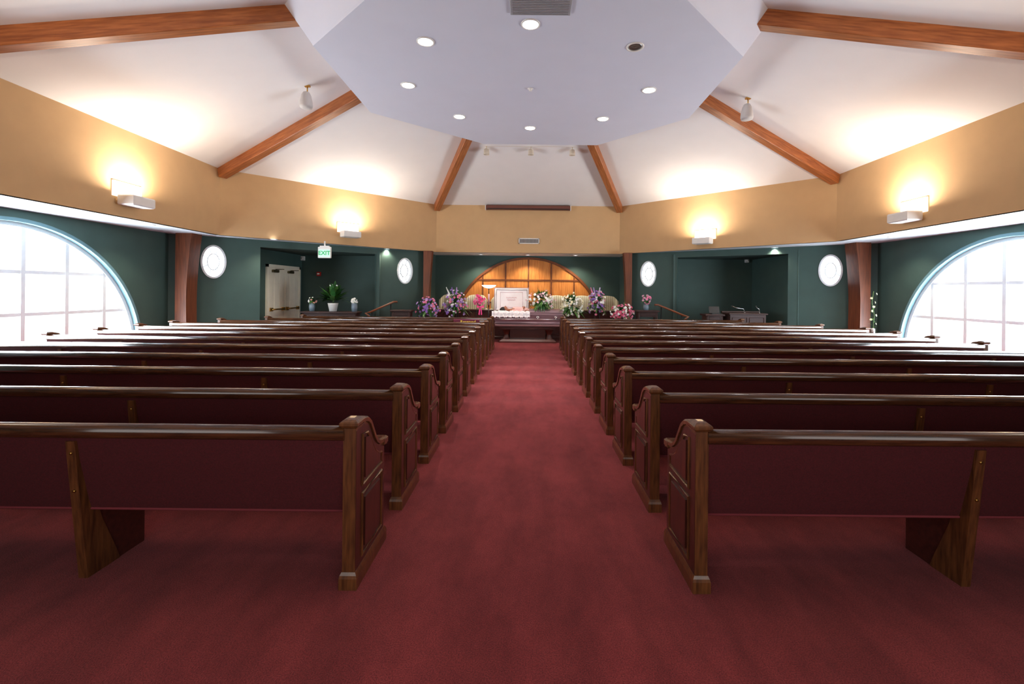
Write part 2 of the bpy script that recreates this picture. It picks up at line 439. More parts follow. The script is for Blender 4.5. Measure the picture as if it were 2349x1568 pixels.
def downlight(p,r,power,on=True,lensm=GLOW,ang=110,col=(1,.97,.94),grp='ceiling downlights',rot=(0,0,0),label='round recessed ceiling downlight, lit'):
    e=thing('recessed_downlight',label if on else 'round recessed ceiling downlight, unlit with metal reflector','light',p,group=grp)
    m=MB(); N=24
    L=[[(a*math.cos(2*pi*k/N),a*math.sin(2*pi*k/N),z) for k in range(N)] for a,z in ((r*1.12,0),(r*1.12,-.012),(r*.95,-.014),(r*.93,-.002))]
    m.loops(L,0,True,False,False); part(e,'trim_ring',m,[WP])
    m=MB(); m.lathe([(r*.93,-.004),(r*.5,-.008),(.01,-.01)] if on else [(r*.93,-.004),(r*.75,-.009),(r*.5,-.004),(.01,-.008)],n=24); part(e,'lens',m,[lensm if on else REFL])
    if on:
        spot('downlight_bulb',(p[0],p[1],p[2]-.03),power,col,ang,.7,rot)
for px,py,on in ((976,95,1),(1217,55,1),(1457,107,0),(936,195,1),(1489,206,1),(1054,267,1),(1383,272,1),(1216,293,1)):
    p=atH(px,py,HC); downlight(p,.115,175,bool(on),ang=85)
for px,py in ((345,515),(628,548),(888,570),(1103,580),(1211,582),(1320,583),(1530,579),(1777,567),(2047,543)):
    p=atH(px,py,H_S)
    if 1000<px<1420: p=Vector((p.x*16.3/p.y,16.3,H_S))
    downlight(p,.08,52 if not 1000<px<1420 else 105,lensm=DIMG,ang=125,col=(1,.90,.70),grp='soffit downlights')

# sconces
def sconce(px,py,i):
    a,b=C[i],C[(i+1)%8]
    p=atP(px,py,a,b); d=(Vector(b)-Vector(a)).normalized(); n=Vector((d.y,-d.x))
    if n.dot(Vector((0,8.15))-Vector((p.x,p.y)))<0: n=-n
    rz=math.atan2(n.y,n.x)+pi/2
    e=thing('wall_sconce','white boxy wall uplight glowing warm on ochre wall','wall lamp',p,rz,'wall uplights')
    m=MB(); m.box(-.31,.31,-.03,-.0,-.05,.23,b=.006); part(e,'backplate',m,[WGLOW],label='white backplate with the uplight put in as glow')
    m=MB(); 
    L=[]
    for z,i_ in ((-.20,.02),(-.18,0),(-.04,0),(-.02,.01)):
        L.append([(-.25+i_,-.33+i_,z),(.25-i_,-.33+i_,z),(.25-i_,-.05,z),(-.25+i_,-.05,z)])
    m.loops(L,0); m.box(-.1,.1,-.06,-.0,-.17,-.06); part(e,'housing',m,[WP])
    m=MB(); m.box(-.2,.2,-.28,-.1,-.02,-.012); part(e,'lamp_lens',m,[GLOW])
    q=Vector((p.x,p.y,0))+Vector((n.x,n.y,0))*.29
    area('sconce_bulb',(q.x,q.y,p.z+.02),(pi,0,rz),.4,.08,SCP,WARM)
    return p
SCP=46
ps=[sconce(290,449,1),sconce(798,530,0),sconce(2098,485,5),sconce(1618,545,6)]
for cc,i in (((-5.2,3.05),2),((5.2,3.05),4)):
    area('sconce_bulb',(cc[0]*.96,cc[1]+.2,3.5),(pi,0,0),.4,.15,SCP,WARM)

# ---------- pews ----------
CURVE=[(.50,.60),(.50,.635),(.47,.65),(.43,.655),(.38,.665),(.335,.69),(.295,.73),(.255,.785),(.215,.835),(.175,.862),(.13,.875)]
def end_body():
    m=MB(); poly=[(0,.0),(.485,.0)]+[(min(p[0],.485),p[1]-.02) for p in CURVE]+[(0,.855)]
    m.prism(poly,'x',-.034,.034,0)
    m.prism([(.004,.02),(.481,.02)]+[(min(p[0],.481),p[1]-.03) for p in CURVE]+[(.004,.84)],'x',-.0355,.0355,1)
    low=[(.09,.13),(.42,.13),(.42,.47),(.09,.47)]
    upp=[(.09,.52),(.42,.52),(.42,.585),(.36,.60),(.30,.635),(.25,.69),(.21,.745),(.17,.785),(.09,.80)]
    for s in (-1,1):
        x=s*.0355
        for poly in (low,upp):
            m.tube([(x,p[0],p[1]) for p in poly],.010,6,0,closed=True,sm=False)
            cy=sum(p[0] for p in poly)/len(poly); cz=sum(p[1] for p in poly)/len(poly)
            inn=[(cy+(p[0]-cy)*.78,cz+(p[1]-cz)*.8) for p in poly]
            a,b=(x,x+s*.008); m.prism(inn,'x',min(a,b)-.001,max(a,b),1)
    return m.mesh('end_panel',[PEWZ,PEWD])
def arm_mesh():
    m=MB(); top=CURVE[::-1]; L=[]
    pts=[Vector((0,p[0],p[1])) for p in top]
    pts=[Vector((0,.09,.878))]+pts[:-1]+[Vector((0,.515,.615))]
    W=.045
    for i,p in enumerate(pts):
        a=pts[max(0,i-1)]; b=pts[min(len(pts)-1,i+1)]; d=(b-a).normalized(); n=Vector((0,-d.z,d.y))
        if n.z<0 and i<len(pts)-2: n=-n
        L.append([tuple(p+Vector((-W,0,0))-n*.016),tuple(p+Vector((W,0,0))-n*.016),tuple(p+Vector((W,0,0))+n*.004),tuple(p+Vector((W-.014,0,0))+n*.013),tuple(p+Vector((.014-W,0,0))+n*.013),tuple(p+Vector((-W,0,0))+n*.004)])
    m.loops(L,0)
    m.box(-.047,.047,.455,.525,.605,.66,b=.012)
    return m.mesh('armrest',[PEWZ])
def cap_mesh():
    m=MB(); L=[]
    for z,x,y0,y1 in ((.858,.038,-.004,.09),(.868,.046,-.014,.096),(.873,.050,-.019,.10),(.886,.050,-.019,.10),(.892,.045,-.013,.094),(.902,.030,.004,.08),(.907,.016,.022,.062)):
        L.append([(-x,y0,z),(x,y0,z),(x,y1,z),(-x,y1,z)])
    m.loops(L,0); return m.mesh('post_cap',[PEWZ])
def plinth_mesh():
    m=MB(); L=[]
    for z,x,y0,y1 in ((0,.048,-.013,.505),(.06,.048,-.013,.505),(.075,.044,-.009,.50),(.09,.037,-.002,.49)):
        L.append([(-x,y0,z),(x,y0,z),(x,y1,z),(-x,y1,z)])
    m.loops(L,0); return m.mesh('plinth',[PEWZ])
def bracket_mesh():
    m=MB()
    m.prism([(.07,0),(.27,0),(.24,.08),(.15,.3),(.06,.62),(.02,.775),(-.012,.775)],'x',-.025,.025,0)
    m.prism([(.25,0),(.45,0),(.45,.36),(.12,.36)],'x',-.017,.017,1)
    return m.mesh('support_bracket',[PEWZ,DARKW])
def screw_mesh():
    m=MB(); 
    m.cyl((0,.003,0),(0,-.005,0),.009,.006,10); return m.mesh('screw',[BRASS])
EB,AM,CM,PM,BM_,SM_=end_body(),arm_mesh(),cap_mesh(),plinth_mesh(),bracket_mesh(),screw_mesh()
def pew(s,row,y,x0,x1):
    xm=s*(x0+x1)/2; hl=(x1-x0)/2
    lab='dark-stained wooden church pew with burgundy upholstered back on red carpet'
    e=thing('church_pew',lab,'pew',(xm,y,0),group='rows of chapel pews')
    for sg in (-1,1):
        p=part(e,'end_panel',EB,None,loc=(sg*(hl-.04),0,0))
        part(p,'armrest',AM,None); part(p,'post_cap',CM,None); part(p,'plinth',PM,None)
    a=hl-.07
    m=MB(); m.prism([(-.002,.79),(-.014,.80),(-.019,.825),(-.014,.848),(0,.860),(.03,.863),(.05,.853),(.055,.83),(.05,.79)],'x',-a,a,0,True)
    part(e,'top_rail',m,[PEWX])
    m=MB(); m.prism([(.0,.79),(.045,.79),(.08,.62),(.15,.42),(.105,.375),(.09,.375),(.075,.42),(.02,.66)],'x',-a,a,0)
    m.tube([(-a,.088,.375),(a,.088,.375)],.007,6,1)
    part(e,'backrest',m,[UPH,WELT])
    m=MB(); m.box(-a,a,.11,.48,.36,.40,0); 
    m.prism([(.13,.40),(.47,.40),(.485,.42),(.48,.455),(.45,.47),(.15,.46),(.13,.44)],'x',-a,a,1)
    part(e,'seat',m,[DARKW,UPH])
    xs=[]
    k=2.42+(0 if row!=1 else .45)
    while k<x1-.6: xs.append(k); k+=1.85
    for X in xs:
        b=part(e,'support_bracket',BM_,None,loc=(s*X-xm,0,0))
        if row<4:
            part(b,'screw',SM_,None,loc=(0,-.006,.71)); part(b,'screw',SM_,None,loc=(0,.014,.5))
    return e
Z0=2.44; DZ=.89
Lx=[5.6,6.2,6.8,7.2,7.3,7.3,7.37,7.43,7.48,7.07,6.5,6.06]
Rx=[5.6,6.2,6.7,6.9,6.95,6.95,7.0,7.08,7.15,6.77,6.3,5.8]
for r in range(12):
    y=Z0+DZ*r
    pew(-1,r,y,.90,Lx[r]); pew(1,r,y,.90,Rx[r])

# reserved pew drape
e=thing('pew_drape','burgundy velvet cloth draped over pew rail, gold word Reserved','cloth',(-1.5,Z0+DZ*10,0))
m=MB(); L=[]
for yy,zz in ((-.034,.66),(-.036,.74),(-.034,.80),(-.034,.85),(-.02,.876),(.03,.88),(.065,.87),(.07,.80),(.085,.70)):
    L.append([(x,yy+.003*math.sin(x*22),zz) for x in [(-.32+.64*k/12) for k in range(13)]])
for l in range(len(L)-1):
    m.add(L[l]+L[l+1],[(i,i+1,14+i,13+i) for i in range(12)],0,True)
part(e,'cloth',m,[mat('velvet',(96,18,46),.7)])
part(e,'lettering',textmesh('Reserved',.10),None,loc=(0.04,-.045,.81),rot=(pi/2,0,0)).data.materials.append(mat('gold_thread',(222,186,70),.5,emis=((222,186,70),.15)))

# ---------- doors, sign, wall fittings ----------
xd=-7.4
m=MB()
m.box(xd-.02,xd+.05,12.92,13.0,0,2.28); m.box(xd-.02,xd+.05,14.74,14.82,0,2.28); m.box(xd-.02,xd+.05,12.92,14.82,2.2,2.28)
for a,b in ((13.0,13.865),(13.875,14.74)):
    m.box(xd+.0,xd+.03,a,b,.01,2.2)
    w_=(b-a)/3
    for k in range(3):
        m.box(xd+.03,xd+.036,a+.05+k*(w_-.02),a+.05+k*(w_-.02)+w_-.08,.95,2.05,b=.002)
        m.box(xd+.03,xd+.036,a+.05+k*(w_-.02),a+.05+k*(w_-.02)+w_-.08,.2,.78,b=.002)
d1=struct('door_1',m,[DOORW])
for a,b in ((13.08,13.8),(13.94,14.66)):
    m=MB(); m.cyl((xd+.09,a,.98),(xd+.09,b,.98),.022,n=10); m.box(xd+.03,xd+.1,a,a+.08,.93,1.03); m.box(xd+.03,xd+.1,b-.08,b,.93,1.03)
    part(d1,'push_bar',m,[BRASS],label='brass panic push bar')
    m=MB(); m.box(xd+.03,xd+.09,a+.1,a+.4,2.05,2.13,b=.01); m.tube([(xd+.06,a+.25,2.14),(xd+.25,a+.35,2.15),(xd+.08,a+.6,2.16)],.012,6)
    part(d1,'door_closer',m,[mat('closer_bronze',(110,98,72),.4,.8)])
p=at(745,578,12.3)
e=thing('exit_sign','illuminated green EXIT sign hanging from the soffit','sign',p)
m=MB(); m.box(-.17,.17,-.03,.03,-.16,.14,b=.01); part(e,'sign_housing',m,[WP])
m=MB(); m.box(-.15,.15,-.034,-.03,-.13,.07); part(e,'sign_face',m,[mat('exit_face',(205,235,220),.5,emis=((170,235,205),.3))])
t=part(e,'lettering',textmesh('EXIT',.155),None,loc=(0,-.037,-.03),rot=(pi/2,0,0)); t.data.materials.append(GREENE)
m=MB(); m.box(-.12,.12,-.04,.04,.14,.17); m.cyl((0,0,.15),(0,0,H_S-p.z),.02); part(e,'mounting_bracket',m,[WP])
for px,py,s in ((689,592,-1),(1719,597,1)):
    q=at(px,py,14.9); 
    m=MB(); m.box(-.05,.05,-.05,.05,-.07,.07,b=.01); m.cyl((0,-.05,0),(0,-.065,0),.03,n=12)
    single('wall_sensor','small white wall sensor box on green wall','sensor',m,[WP],loc=(q.x-.06*s if s>0 else q.x+.06,14.95,q.z))
q=at(731,628,14.95); e=thing('fire_alarm','small red fire alarm box on green wall','alarm',(q.x,14.97,q.z))
m=MB(); m.box(-.06,.06,-.04,.03,-.07,.07,b=.01); part(e,'alarm_box',m,[RED]); m=MB(); m.box(-.035,.035,-.055,-.038,-.02,.03,b=.005); part(e,'strobe',m,[WP])
a=at(1190,546,15.46); b=at(1237,559,15.46); e=thing('air_vent','white louvred air vent on ochre wall','vent',((a.x+b.x)/2,15.47,(a.z+b.z)/2))
w2=(b.x-a.x)/2; h2=(a.z-b.z)/2
m=MB(); m.box(-w2,w2,-.02,.0,h2-.025,h2); m.box(-w2,w2,-.02,0,-h2,-h2+.025); m.box(-w2,-w2+.025,-.02,0,-h2,h2); m.box(w2-.025,w2,-.02,0,-h2,h2); part(e,'vent_frame',m,[WP])
m=MB(); m.box(-w2+.02,w2-.02,-.004,0,-h2+.02,h2-.02,1)
for k in range(14):
    x=-w2+.05+k*(2*w2-.1)/13; m.box(x-.006,x+.006,-.016,-.002,-h2+.02,h2-.02,0)
part(e,'louvres',m,[WP,mat('vent_dark',(90,80,70),.8)])
a=at(1115,470,15.4); b=at(1308,483,15.4); e=thing('projection_screen_case','long retracted projection screen case in dark reddish brown','screen',((a.x+b.x)/2,15.40,(a.z+b.z)/2))
w2=(b.x-a.x)/2
m=MB(); m.box(-w2,w2,-.07,.07,-.075,.075,b=.02); part(e,'case',m,[mat('case_brown',(110,62,50),.5)])
m=MB(); m.box(-w2+.05,w2-.05,-.08,-.06,-.06,-.035); part(e,'slot',m,[BLACK])
m=MB(); m.box(-w2-.02,-w2,-.08,.08,-.085,.085); m.box(w2,w2+.02,-.08,.08,-.085,.085); part(e,'end_cap',m,[WP])
a=atH(1168,-20,HC); b=atH(1310,19,HC); e=thing('ceiling_air_grille','grey rectangular air return grille in white ceiling','vent',((a.x+b.x)/2,(a.y+b.y)/2,HC))
w2=(b.x-a.x)/2; l2=.28
GG=mat('grille_grey',(158,158,164),.6)
m=MB(); m.box(-w2,w2,-l2,l2,-.025,0,b=.006); part(e,'grille_frame',m,[GG])
m=MB()
for k in range(16):
    y=-l2+.03+k*(2*l2-.06)/15; m.box(-w2+.03,w2-.03,y-.006,y+.006,-.032,-.02)
part(e,'louvres',m,[GG])
q=atH(1217,203,HC); m=MB(); m.lathe([(.05,0),(.05,-.008),(.02,-.012),(.015,-.03),(.03,-.035),(.03,-.038)],n=16); single('sprinkler_head','small round white ceiling sprinkler head','sprinkler',m,[WP],loc=q)  # sprinkler head under the cloud

# track lights
def ceilH_front(y): return H_E+(APEX.z-H_E)*(15.48-y)/(15.48-8.15)
a=at(1112,334,12.45); b=at(1322,340,12.45)
hz=ceilH_front(12.45)
zt=a.z
TRK=mat('track_cream',(222,208,188),.5)
e=thing('track_light_rail','white ceiling track rail with three spotlight heads','light',((a.x+b.x)/2,12.45,zt))
w2=(b.x-a.x)/2
m=MB(); m.box(-w2,w2,-.02,.02,-.02,.015); 
for x in (-w2+.1,0,w2-.1): m.cyl((x,0,0),(x,0,max(.03,hz-zt)),.012,n=8)
part(e,'track_rail',m,[TRK])
for px in (1116,1218,1313):
    x=(px-1217)/1050*12.45
    m=MB(); m.cyl((x,0,-.02),(x,0,-.09),.015,n=8); m.lathe([(.03,-.08),(.07,-.1),(.075,-.2),(.08,-.24),(.06,-.24),(.055,-.2)],(x,0,0),16)
    part(e,'spotlight_head',m,[TRK])
spot('track_bulb',(0,12.45,zt-.28),280,(1,.92,.82),50,.6,(math.radians(22),0,0))
spot('track_bulb',(-.9,12.45,zt-.28),150,(1,.84,.78),45,.6,(math.radians(22),0,0))

# hanging speakers
for px,py,s in ((705,198,-1),(1716,226,1)):
    dx,dz=ray(px,py)
    k=(APEX.z-H_E)/7.39
    y=(H_E-EYE+k*7.39)/(dz+k*abs(dx)); p=Vector((dx*y,y,EYE+dz*y))
    e=thing('hanging_speaker','white pendant loudspeaker hung from the sloped ceiling','speaker',p,group='hanging speakers')
    m=MB(); m.cyl((0,0,.02),(0,0,-.12),.012,n=8); m.box(-.05,.05,-.03,.03,-.01,.02); part(e,'mounting_bracket',m,[BRASS])
    m=MB(); m.lathe([(.02,-.1),(.06,-.12),(.09,-.18),(.115,-.30),(.12,-.38),(.11,-.42),(.05,-.44),(.01,-.445)],(-.02*1,0,0),20); part(e,'speaker_body',m,[mat('speaker_grey',(200,196,194),.6)])

# ---------- chancel ----------
m=MB(); m.box(-3.38,3.38,15.0,16.88,0,.3); struct('floor_platform',m,[CARPET])
e=thing('wood_arch_panel','large half-round oak panelled arch on green chancel wall','wall panel',(0,16.9,.3))
R=2.73; ax=.03
def archpts(R_):
    a0=math.asin(.25/R_)
    return [(ax+R_*math.cos(a0+(pi-2*a0)*k/48),-.25+R_*math.sin(a0+(pi-2*a0)*k/48)) for k in range(49)]
m=MB(); m.prism(archpts(R),'y',-.05,-.002); part(e,'oak_boards',m,[ORANGEW])
m=MB(); L=[]
for (xa,za),(xb,zb) in zip(archpts(R-.04),archpts(R+.04)):
    L.append([(xa,-.1,za),(xb,-.1,zb),(xb,-.002,zb),(xa,-.002,za)])
m.loops(L,0)
for x in (-2.4,-1.68,-.84,0,.84,1.68,2.4):
    h=math.sqrt(R*R-x*x)-.25; m.box(ax+x-.027,ax+x+.027,-.08,-.05,0,h-.02)
for z in (.85,1.68):
    w2=math.sqrt(R*R-(z+.25)**2); m.box(ax-w2+.02,ax+w2-.02,-.075,-.05,z-.027,z+.027)
part(e,'arch_moulding',m,[ARCHT])
e=thing('chancel_rail','dark mahogany panelled chancel rail in front of chairs','railing',(0,14.95,0))
m=MB(); m.box(-2.95,2.85,-.03,.03,.08,.93); part(e,'rail_panel',m,[DARKW])
m=MB(); m.prism([(-.06,.93),(.06,.93),(.07,.95),(.05,.975),(-.05,.975),(-.07,.95)],'x',-3.0,2.9); part(e,'top_rail',m,[DARKW])
m=MB(); m.box(-2.98,2.88,-.05,.05,0,.1,b=.01); part(e,'plinth',m,[DARKW])
MHL=mat('mahogany_light',(84,38,28),.3,coat=.4)
m=MB()
for k in range(10):
    x0=-2.88+k*.577; m.tube([(x0,-.032,.18),(x0+.48,-.032,.18),(x0+.48,-.032,.86),(x0,-.032,.86)],.014,6,closed=True,sm=False)
part(e,'panel_moulding',m,[MHL])

# chairs
def chair_parts():
    res={}
    m=MB(); pts=[]
    for k in range(17):
        a=k/16; x=-.38+.76*a
        t=abs(x)/.38
        pts.append((x,.30-.18*max(0,t-.65)/.35,1.06+.06*math.cos(x*4)-.12*max(0,t-.7)/.3))
    bot=.35
    Lf=[]
    for (x,y,zt) in pts:
        Lf.append([(x,y,bot),(x,y-.02,.8),(x,y,zt),(x,y+.05,zt+.02),(x,y+.09,zt-.01),(x,y+.1,bot)])
    m.loops(Lf,0,True); res['backrest']=m
    m=MB(); m.box(-.33,.33,-.28,.28,.28,.47,b=.04); res['seat']=m
    for s in (-1,1):
        m=MB(); m.prism([(-.28,.2),(.25,.2),(.25,.62),(-.22,.62),(-.29,.58)],'x',min(s*.32,s*.41),max(s*.32,s*.41)); m.cyl((s*.365,-.28,.62),(s*.365,.25,.62),.045,n=12)
        res['armrest%d'%s]=m
    return res
cp=chair_parts(); cm={k:v.mesh('chair_'+k,[STRIPE]) for k,v in cp.items()}
ml=MB(); ml.tube([(0,0,.28),(0,-.01,.12),(0,0,0)],[.03,.022,.016],8); legm=ml.mesh('leg',[DARKW])
for x in (-2.68,-1.78,-.88,1.02,1.92,2.78):
    e=thing('wingback_chair','cream striped upholstered wingback armchair behind chancel rail','chair',(x,15.75,.3),group='chancel chairs')
    part(e,'backrest',cm['backrest'],None); part(e,'seat',cm['seat'],None)
    part(e,'armrest',cm['armrest-1'],None); part(e,'armrest',cm['armrest1'],None)
    for a in (-.28,.28):
        for b in (-.22,.25): part(e,'leg',legm,None,loc=(a,b,0))

# casket
CXX,CYY=.02,14.3
e=thing('casket_bier','dark carved wooden bier table carrying the casket','table',(CXX,CYY,0))
m=MB(); L=[]
for z,x,y in ((.50,1.0,.30),(.51,1.06,.34),(.55,1.08,.35),(.565,1.05,.33)): L.append([(-x,-y,z),(x,-y,z),(x,y,z),(-x,y,z)])
m.loops(L,0); part(e,'table_top',m,[mat('bier_top',(176,140,142),.3,coat=.5)])
m=MB(); m.box(-.86,.86,-.26,.26,.40,.50); m.tube([(-.7,-.262,.42),(.7,-.262,.42),(.7,-.262,.48),(-.7,-.262,.48)],.008,6,closed=True); part(e,'apron',m,[DARKW])
for s in (-1,1):
    m=MB(); L=[]
    for z,x,y in ((.05,.13,.24),(.1,.11,.22),(.2,.07,.17),(.3,.08,.18),(.38,.12,.22),(.41,.13,.24)): L.append([(-x,-y,z),(x,-y,z),(x,y,z),(-x,y,z)])
    m.loops(L,0,True); part(e,'leg',m,[MHL],loc=(s*.66,0,0))
m=MB(); L=[]
for z,x,y in ((0,.88,.30),(.04,.88,.30),(.07,.84,.27),(.1,.8,.24)): L.append([(-x,-y,z),(x,-y,z),(x,y,z),(-x,y,z)])
m.loops(L,0); part(e,'base',m,[MHL])
m=MB(); m.box(-.55,.55,-.03,.03,.1,.4); part(e,'centre_panel',m,[MHL])

CB=mat('casket_metal',(158,130,138),.3,.4,coat=.5); LIN=mat('casket_lining',(248,242,242),.8,bump=(30,.5)); PINK=mat('casket_pink',(238,205,212),.8)
e=thing('casket','open rose-grey metal casket with white quilted lining on bier','casket',(CXX,CYY,.565))
m=MB(); L=[]
for z,x,y in ((.0,.98,.25),(.03,1.02,.29),(.07,1.0,.27),(.25,1.06,.31),(.30,1.09,.335),(.335,1.09,.335),(.335,1.0,.27),(.15,.98,.25)): L.append([(-x,-y,z),(x,-y,z),(x,y,z),(-x,y,z)])
m.loops(L,0); part(e,'casket_body',m,[CB])
prof=[(-.33,.337),(-.335,.37),(-.29,.41),(-.2,.455),(-.08,.475),(.08,.475),(.2,.455),(.29,.41),(.335,.37),(.33,.337)]
m=MB(); m.prism(prof,'x',.04,1.085); part(e,'closed_lid',m,[CB])
m=MB(); prv=[(.335+ (z-.337)*1.0, .40+ (y+.335)*1.08) for y,z in prof]
m.prism(prv,'x',-1.085,.03)
part(e,'open_lid',m,[CB])
m=MB()
m.box(-1.06,.01,.30,.335,.40,1.10,0,b=.02)
m.tube([(-1.02,.30,.42),(-.03,.30,.42),(-.03,.30,1.07),(-1.02,.30,1.07)],.03,8,closed=True)
m.tube([(-.88,.297,.5),(-.17,.297,.5),(-.17,.297,.98),(-.88,.297,.98)],.010,6,closed=True,m=1)
part(e,'lid_lining',m,[LIN,PINK])
m=MB()
for r_,(xa,xb,z) in enumerate(((-.70,-.36,.80),(-.66,-.40,.73))):
    pts=[]; n=60
    for k in range(n):
        t=k/(n-1); pts.append((xa+(xb-xa)*t+.006*math.sin(t*80),.292,z+.012*math.sin(t*55+r_)+.007*math.sin(t*23)))
    m.tube(pts,.0028,4)
part(e,'embroidery',m,[mat('pink_thread',(220,140,155),.7)])
m=MB(); m.box(-1.0,.03,-.27,.27,.15,.30,b=.04); part(e,'mattress',m,[LIN])
m=MB(); L=[]
for j,(yy,zz) in enumerate(((-.20,.34),(-.25,.385),(-.30,.405),(-.35,.39),(-.37,.34),(-.365,.27),(-.38,.22))):
    row=[]
    for k in range(61):
        x=-1.1+1.16*k/60; f=j/6
        row.append((x,yy-.02*f*math.sin(x*55),zz+.012*math.sin(x*38+j)+.01*f*math.sin(x*90)))
    L.append(row)
for l in range(len(L)-1): m.add(L[l]+L[l+1],[(i,i+1,62+i,61+i) for i in range(60)],0,True)
part(e,'ruffled_lining',m,[LIN])
m=MB(); m.ball((-.80,-.0,.34),(.2,.2,.08)); part(e,'pillow',m,[LIN])
m=MB(); m.cyl((-.98,-.40,.16),(.98,-.40,.16),.018,n=10)
for x in (-.85,-.3,.3,.85): m.tube([(x,-.31,.22),(x,-.38,.21),(x,-.40,.16)],.014,8); m.ball((x,-.315,.22),(.05,.02,.04),10,6)
part(e,'handle_bar',m,[SILV])

def skin(name,verts,edges,radii,matl,parent,lv=2,root=0):
    me=bpy.data.meshes.new(name); bm=bmesh.new(); ly=bm.verts.layers.skin.verify()
    bv=[bm.verts.new(v) for v in verts]
    for a,b in edges: bm.edges.new((bv[a],bv[b]))
    for i,v in enumerate(bv):
        r=radii[i]; v[ly].radius=(r if isinstance(r,tuple) else (r,r)); v[ly].use_root=(i==root)
    bm.to_mesh(me); bm.free(); me.materials.append(matl)
    o=bpy.data.objects.new(name,me); link(o,parent)
    s=o.modifiers.new('s','SKIN'); s.use_smooth_shade=True
    q=o.modifiers.new('q','SUBSURF'); q.levels=lv; q.render_levels=lv
    return o
SKINM=mat('skin_brown',(156,98,72),.55)
P=thing('person','person lying on their back in pink clothes with folded hands','person',(CXX,CYY,.565+.36))
vs=[(-.02,0,.02),(-.16,0,.04),(-.32,0,.05),(-.46,0,.05),(-.56,0,.05),(-.62,0,.065),(-.70,0,.085),(-.80,0,.085)]
ed=[(i,i+1) for i in range(7)]; rd=[.11,.10,.115,.11,.05,.042,.07,.065]
def add(pts,rads,start):
    global vs,ed,rd
    prev=start
    for p,r in zip(pts,rads):
        vs.append(p); rd.append(r); ed.append((prev,len(vs)-1)); prev=len(vs)-1
    return prev
for s in (-1,1):
    h=add([(-.50,s*.14,.03),(-.36,s*.21,.01),(-.22,s*.20,.03),(-.14,s*.12,.11),(-.12,s*.07,.145)],[.05,.042,.036,.026,.024],3)
    palm=add([(-.115,s*.03,.155)],[.03],h)
    for f,(dx,ln) in enumerate(((-.035,.07),(-.015,.085),(.005,.08),(.022,.065))):
        add([(-.115+dx,s*.0,.16),(-.11+dx,-s*ln*.5,.158),(-.105+dx,-s*ln*.8,.148)],[.011,.009,.008],palm)
    add([(-.16,s*.04,.165),(-.175,s*.015,.17)],[.012,.009],h)
    add([(.16,s*.10,-.06),(.42,s*.10,-.09),(.62,s*.09,-.10),(.80,s*.09,-.11),(.83,s*.10,-.03)],[.07,.055,.045,.035,.025],0)
skin('body',vs,ed,rd,SKINM,P)
vs=[(.30,0,-.08),(.02,0,.02),(-.16,0,.045),(-.32,0,.055),(-.47,0,.05)];ed=[(i,i+1) for i in range(4)];rd=[.12,.125,.115,.13,.12]
for s in (-1,1):
    add([(-.50,s*.14,.03),(-.36,s*.21,.012),(-.22,s*.20,.032),(-.15,s*.13,.105)],[.058,.052,.046,.038],3)
skin('dress',vs,ed,rd,mat('peach_cloth',(236,190,184),.8),P)
m=MB(); m.ball((-.77,0,.075),(.095,.09,.085)); m.ball((-.80,0,.05),(.09,.10,.09)); part(P,'hair',m,[mat('hair_dark',(30,24,22),.7)])
m=MB(); m.ball((-.715,-.0,.115),(.075,.062,.055),14,10)
m.ball((-.705,0,.172),(.022,.012,.016),8,6); m.ball((-.672,0,.162),(.008,.022,.008),8,6)
for s in (-1,1):
    m.ball((-.735,s*.026,.158),(.008,.014,.008),8,6); m.ball((-.72,s*.07,.09),(.02,.008,.015),8,6)
part(P,'face',m,[SKINM])

# ---------- floor lamp ----------
e=thing('torchiere_floor_lamp','torchiere floor lamp with glowing white glass bowl','floor lamp',(-1.24,14.7,0))
m=MB(); m.lathe([(.15,0),(.15,.02),(.06,.05),(.03,.08)]); part(e,'base',m,[BLACK])
m=MB(); m.lathe([(.02,.07),(.018,.6),(.03,.65),(.018,.7),(.018,1.05)]);m.lathe([(.018,1.05),(.012,1.6),(.03,1.66)]); part(e,'pole',m,[BLACK])
m=MB(); m.lathe([(.028,1.12),(.03,1.3),(.028,1.48)]); part(e,'pole_sleeve',m,[mat('sleeve_pink',(200,160,170),.4)])
m=MB(); m.lathe([(.03,1.66),(.12,1.68),(.2,1.72),(.23,1.76),(.21,1.76),(.1,1.71),(.02,1.69)]); part(e,'lamp_shade',m,[mat('lamp_bowl',(255,245,230),.5,emis=((255,238,214),4.))])

# ---------- flowers ----------
def leaf(m,base,d,ln,wd,mi=0,droop=.3):
    d=Vector(d).normalized(); s=d.cross(Vector((0,0,1)))
    if s.length<.1: s=Vector((1,0,0))
    s.normalize()
    b=Vector(base); vs=[]
    for k in range(4):
        t=k/3; p=b+d*ln*t-Vector((0,0,1))*droop*ln*t*t; w_=wd*math.sin(pi*(.12+.86*t))*.5
        vs+= [tuple(p-s*w_),tuple(p+s*w_)]
    m.add(vs,[(0,1,3,2),(2,3,5,4),(4,5,7,6)],mi,True)
def blossom(m,c,d,r,mi=0):
    d=Vector(d).normalized(); u=d.cross(Vector((.2,.1,1))).normalized(); v=d.cross(u)
    c=Vector(c)
    for ringr,ph,lift in ((1.,0,.15),(.6,.5,.35)):
        for k in range(6):
            a=2*pi*(k+ph)/6; da=.5
            e1=u*math.cos(a-da)+v*math.sin(a-da); e2=u*math.cos(a)+v*math.sin(a); e3=u*math.cos(a+da)+v*math.sin(a+da)
            m.add([tuple(c),tuple(c+e1*r*ringr*.7+d*r*lift),tuple(c+e2*r*ringr+d*r*lift*1.3),tuple(c+e3*r*ringr*.7+d*r*lift)],[(0,1,2,3)],mi,True)
    m.ball(tuple(c+d*r*.25),r*.2,6,4,mi)
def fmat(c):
    return mat('petal_%d_%d_%d'%c,c,.6,emis=(c,.06))
